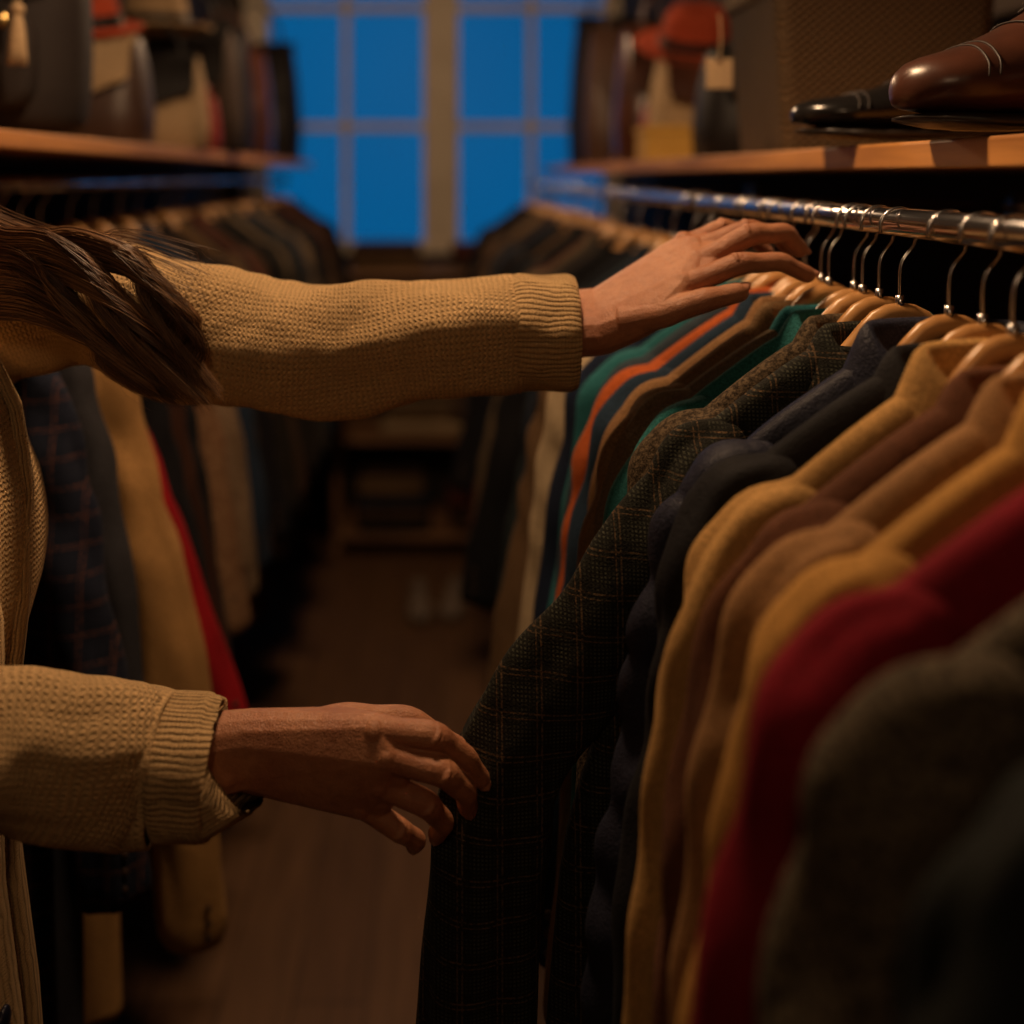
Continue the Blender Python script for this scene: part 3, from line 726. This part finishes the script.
hat('red_felt_hat',(-.64,2.02,ZL+.21),M_redf,M_black,.62,(.3,0,0))
handbag('brown_leather_handbag',(-.65,2.02,ZL),.24,.16,.20,simple('dkbag',(.05,.025,.018),.5),0,M_cr)
handbag('suede_bag',(-.63,2.66,ZL),.30,.2,.30,simple('suede',(.05,.032,.024),.8,spec=.2),0,M_black)
handbag('red_handbag',(-.56,2.50,ZL),.12,.10,.12,simple('red_leather2',(.30,.03,.015),.5))
handbag('black_tote_bag',(-.66,3.0,ZL),.3,.24,.34,M_black)
handbag('brown_bag',(-.66,3.35,ZL),.3,.24,.32,M_brn)
hat('brown_hat',(-.68,3.68,ZL),fabric('hat_br2',(.08,.04,.03)),M_black,1)
handbag('black_tote_bag',(-.68,4.02,ZL),.34,.26,.42,M_black)
# ---------------------------------------------------------------- back display
b=MB()
for z in(.08,.48,.86,1.16): b.box(-.42,.42,4.50,4.95,z,z+.03)
for x in(-.44,.41): b.box(x,x+.03,4.50,4.95,0,1.19)
b.obj('display_shelf',[wood('display_wood',(.30,.15,.07),(.16,.08,.04),0,.5)],smooth=False,bevel=.003)
def stack(loc,cols,w=.3,d=.3,name='folded_clothes_stack'):
    b=MB(); z=0; rnd=random.Random(int(loc[0]*100)+9)
    for k,c in enumerate(cols):
        h=rnd.uniform(.04,.06); ww=w*rnd.uniform(.9,1.05); ox=rnd.uniform(-.012,.012)
        b.loft([rrect(ww*f,d*f,.03,z+h*t,cx=ox) for t,f in((0,.92),(.15,.99),(.5,1.02),(.85,.99),(1,.92))],True,True,True,k); z+=h
    b.obj(name,cols,loc=loc)
stack((-.22,4.66,1.192),[farm[5],farm[3]]); stack((.2,4.66,1.192),[farm[3],farm[8]])
stack((-.2,4.66,.892),[farm[5],farm[4],farm[3],farm[9]]); stack((.2,4.66,.892),[farm[9],farm[8],farm[3]])
stack((-.03,4.66,.512),[M_cr,farm[5],farm[9],farm[5],M_cr],.42); stack((-.2,4.66,.112),[farm[1],farm[3],farm[2],farm[5]]); stack((.2,4.66,.112),[farm[5],farm[3],farm[8]])
M_white=simple('canvas_shoe',(.24,.18,.14),.7)
b=MB(); shoe_builder(b,-.08,4.1,0,(0.05,-1,0),.26,.09,.8); shoe_builder(b,.06,4.12,0,(-.1,-1,0),.26,.09,.8); b.obj('canvas_sneakers',[M_white,M_white],sub=1)
# ---------------------------------------------------------------- lamps
WARM=(1,.63,.35)
def pendant(x,y,z,E,r=.07):
    b=MB(); b.lathe([(.025,.16),(.03,.13),(.05,.11),(.12,.07),(.17,.0),(.165,.0),(.115,.06),(.045,.10),(.02,.11)],(0,0,0),40,0)
    b.tube([(0,0,.15),(0,0,.4),(0,0,ZC-z)],[.004]*3,8,(0,1,0),0,2); b.tube([(0,0,.10),(0,0,.05)],[.018,.018],12,(0,1,0),0,1)
    o=b.obj('pendant_lamp',[M_black],loc=(x,y,z))
    em=NT('bulb'); em.b.inputs['Emission Color'].default_value=(1,.6,.3,1); em.b.inputs['Emission Strength'].default_value=8
    b=MB(); b.ball((0,0,.03),.03,0,16,10); bo=b.obj('bulb',[em.m],o)
    l=bpy.data.lights.new('lamp_light','POINT'); l.energy=E; l.color=WARM; l.shadow_soft_size=r
    lo=bpy.data.objects.new('lamp_light',l); lo.location=(0,0,-.06); link(lo,o)
pendant(-.02,1.02,2.35,34); pendant(-.10,2.9,2.35,20); pendant(-.1,-.5,2.2,5)  # last pendant, behind the camera, is an added fill light, no shop fixture
w=bpy.data.worlds.new('dusk'); scn.world=w; w.use_nodes=True
nt=w.node_tree; bg=nt.nodes['Background']
tc=nt.nodes.new('ShaderNodeTexCoord'); nz=nt.nodes.new('ShaderNodeTexNoise'); nz.inputs['Scale'].default_value=4
rp=nt.nodes.new('ShaderNodeMix'); rp.data_type='RGBA'; rp.inputs[6].default_value=(.0,.078,.23,1); rp.inputs[7].default_value=(.0,.115,.31,1)
nt.links.new(tc.outputs['Generated'],nz.inputs[0]); nt.links.new(nz.outputs['Fac'],rp.inputs[0]); nt.links.new(rp.outputs[2],bg.inputs[0]); bg.inputs[1].default_value=.95
# ---------------------------------------------------------------- camera
cd=bpy.data.cameras.new('camera'); cam=bpy.data.objects.new('camera',cd); link(cam)
cam.location=(0,0,EYE); cam.rotation_euler=(math.pi/2,0,0)
cd.sensor_width=36; cd.lens=F/1024*36; cd.shift_x=(512-440)/1024; cd.shift_y=-(512-175)/1024
cd.clip_start=.02; cd.dof.use_dof=True; cd.dof.focus_distance=.86; cd.dof.aperture_fstop=2.1
scn.camera=cam
scn.view_settings.view_transform='Standard'; scn.view_settings.exposure=0
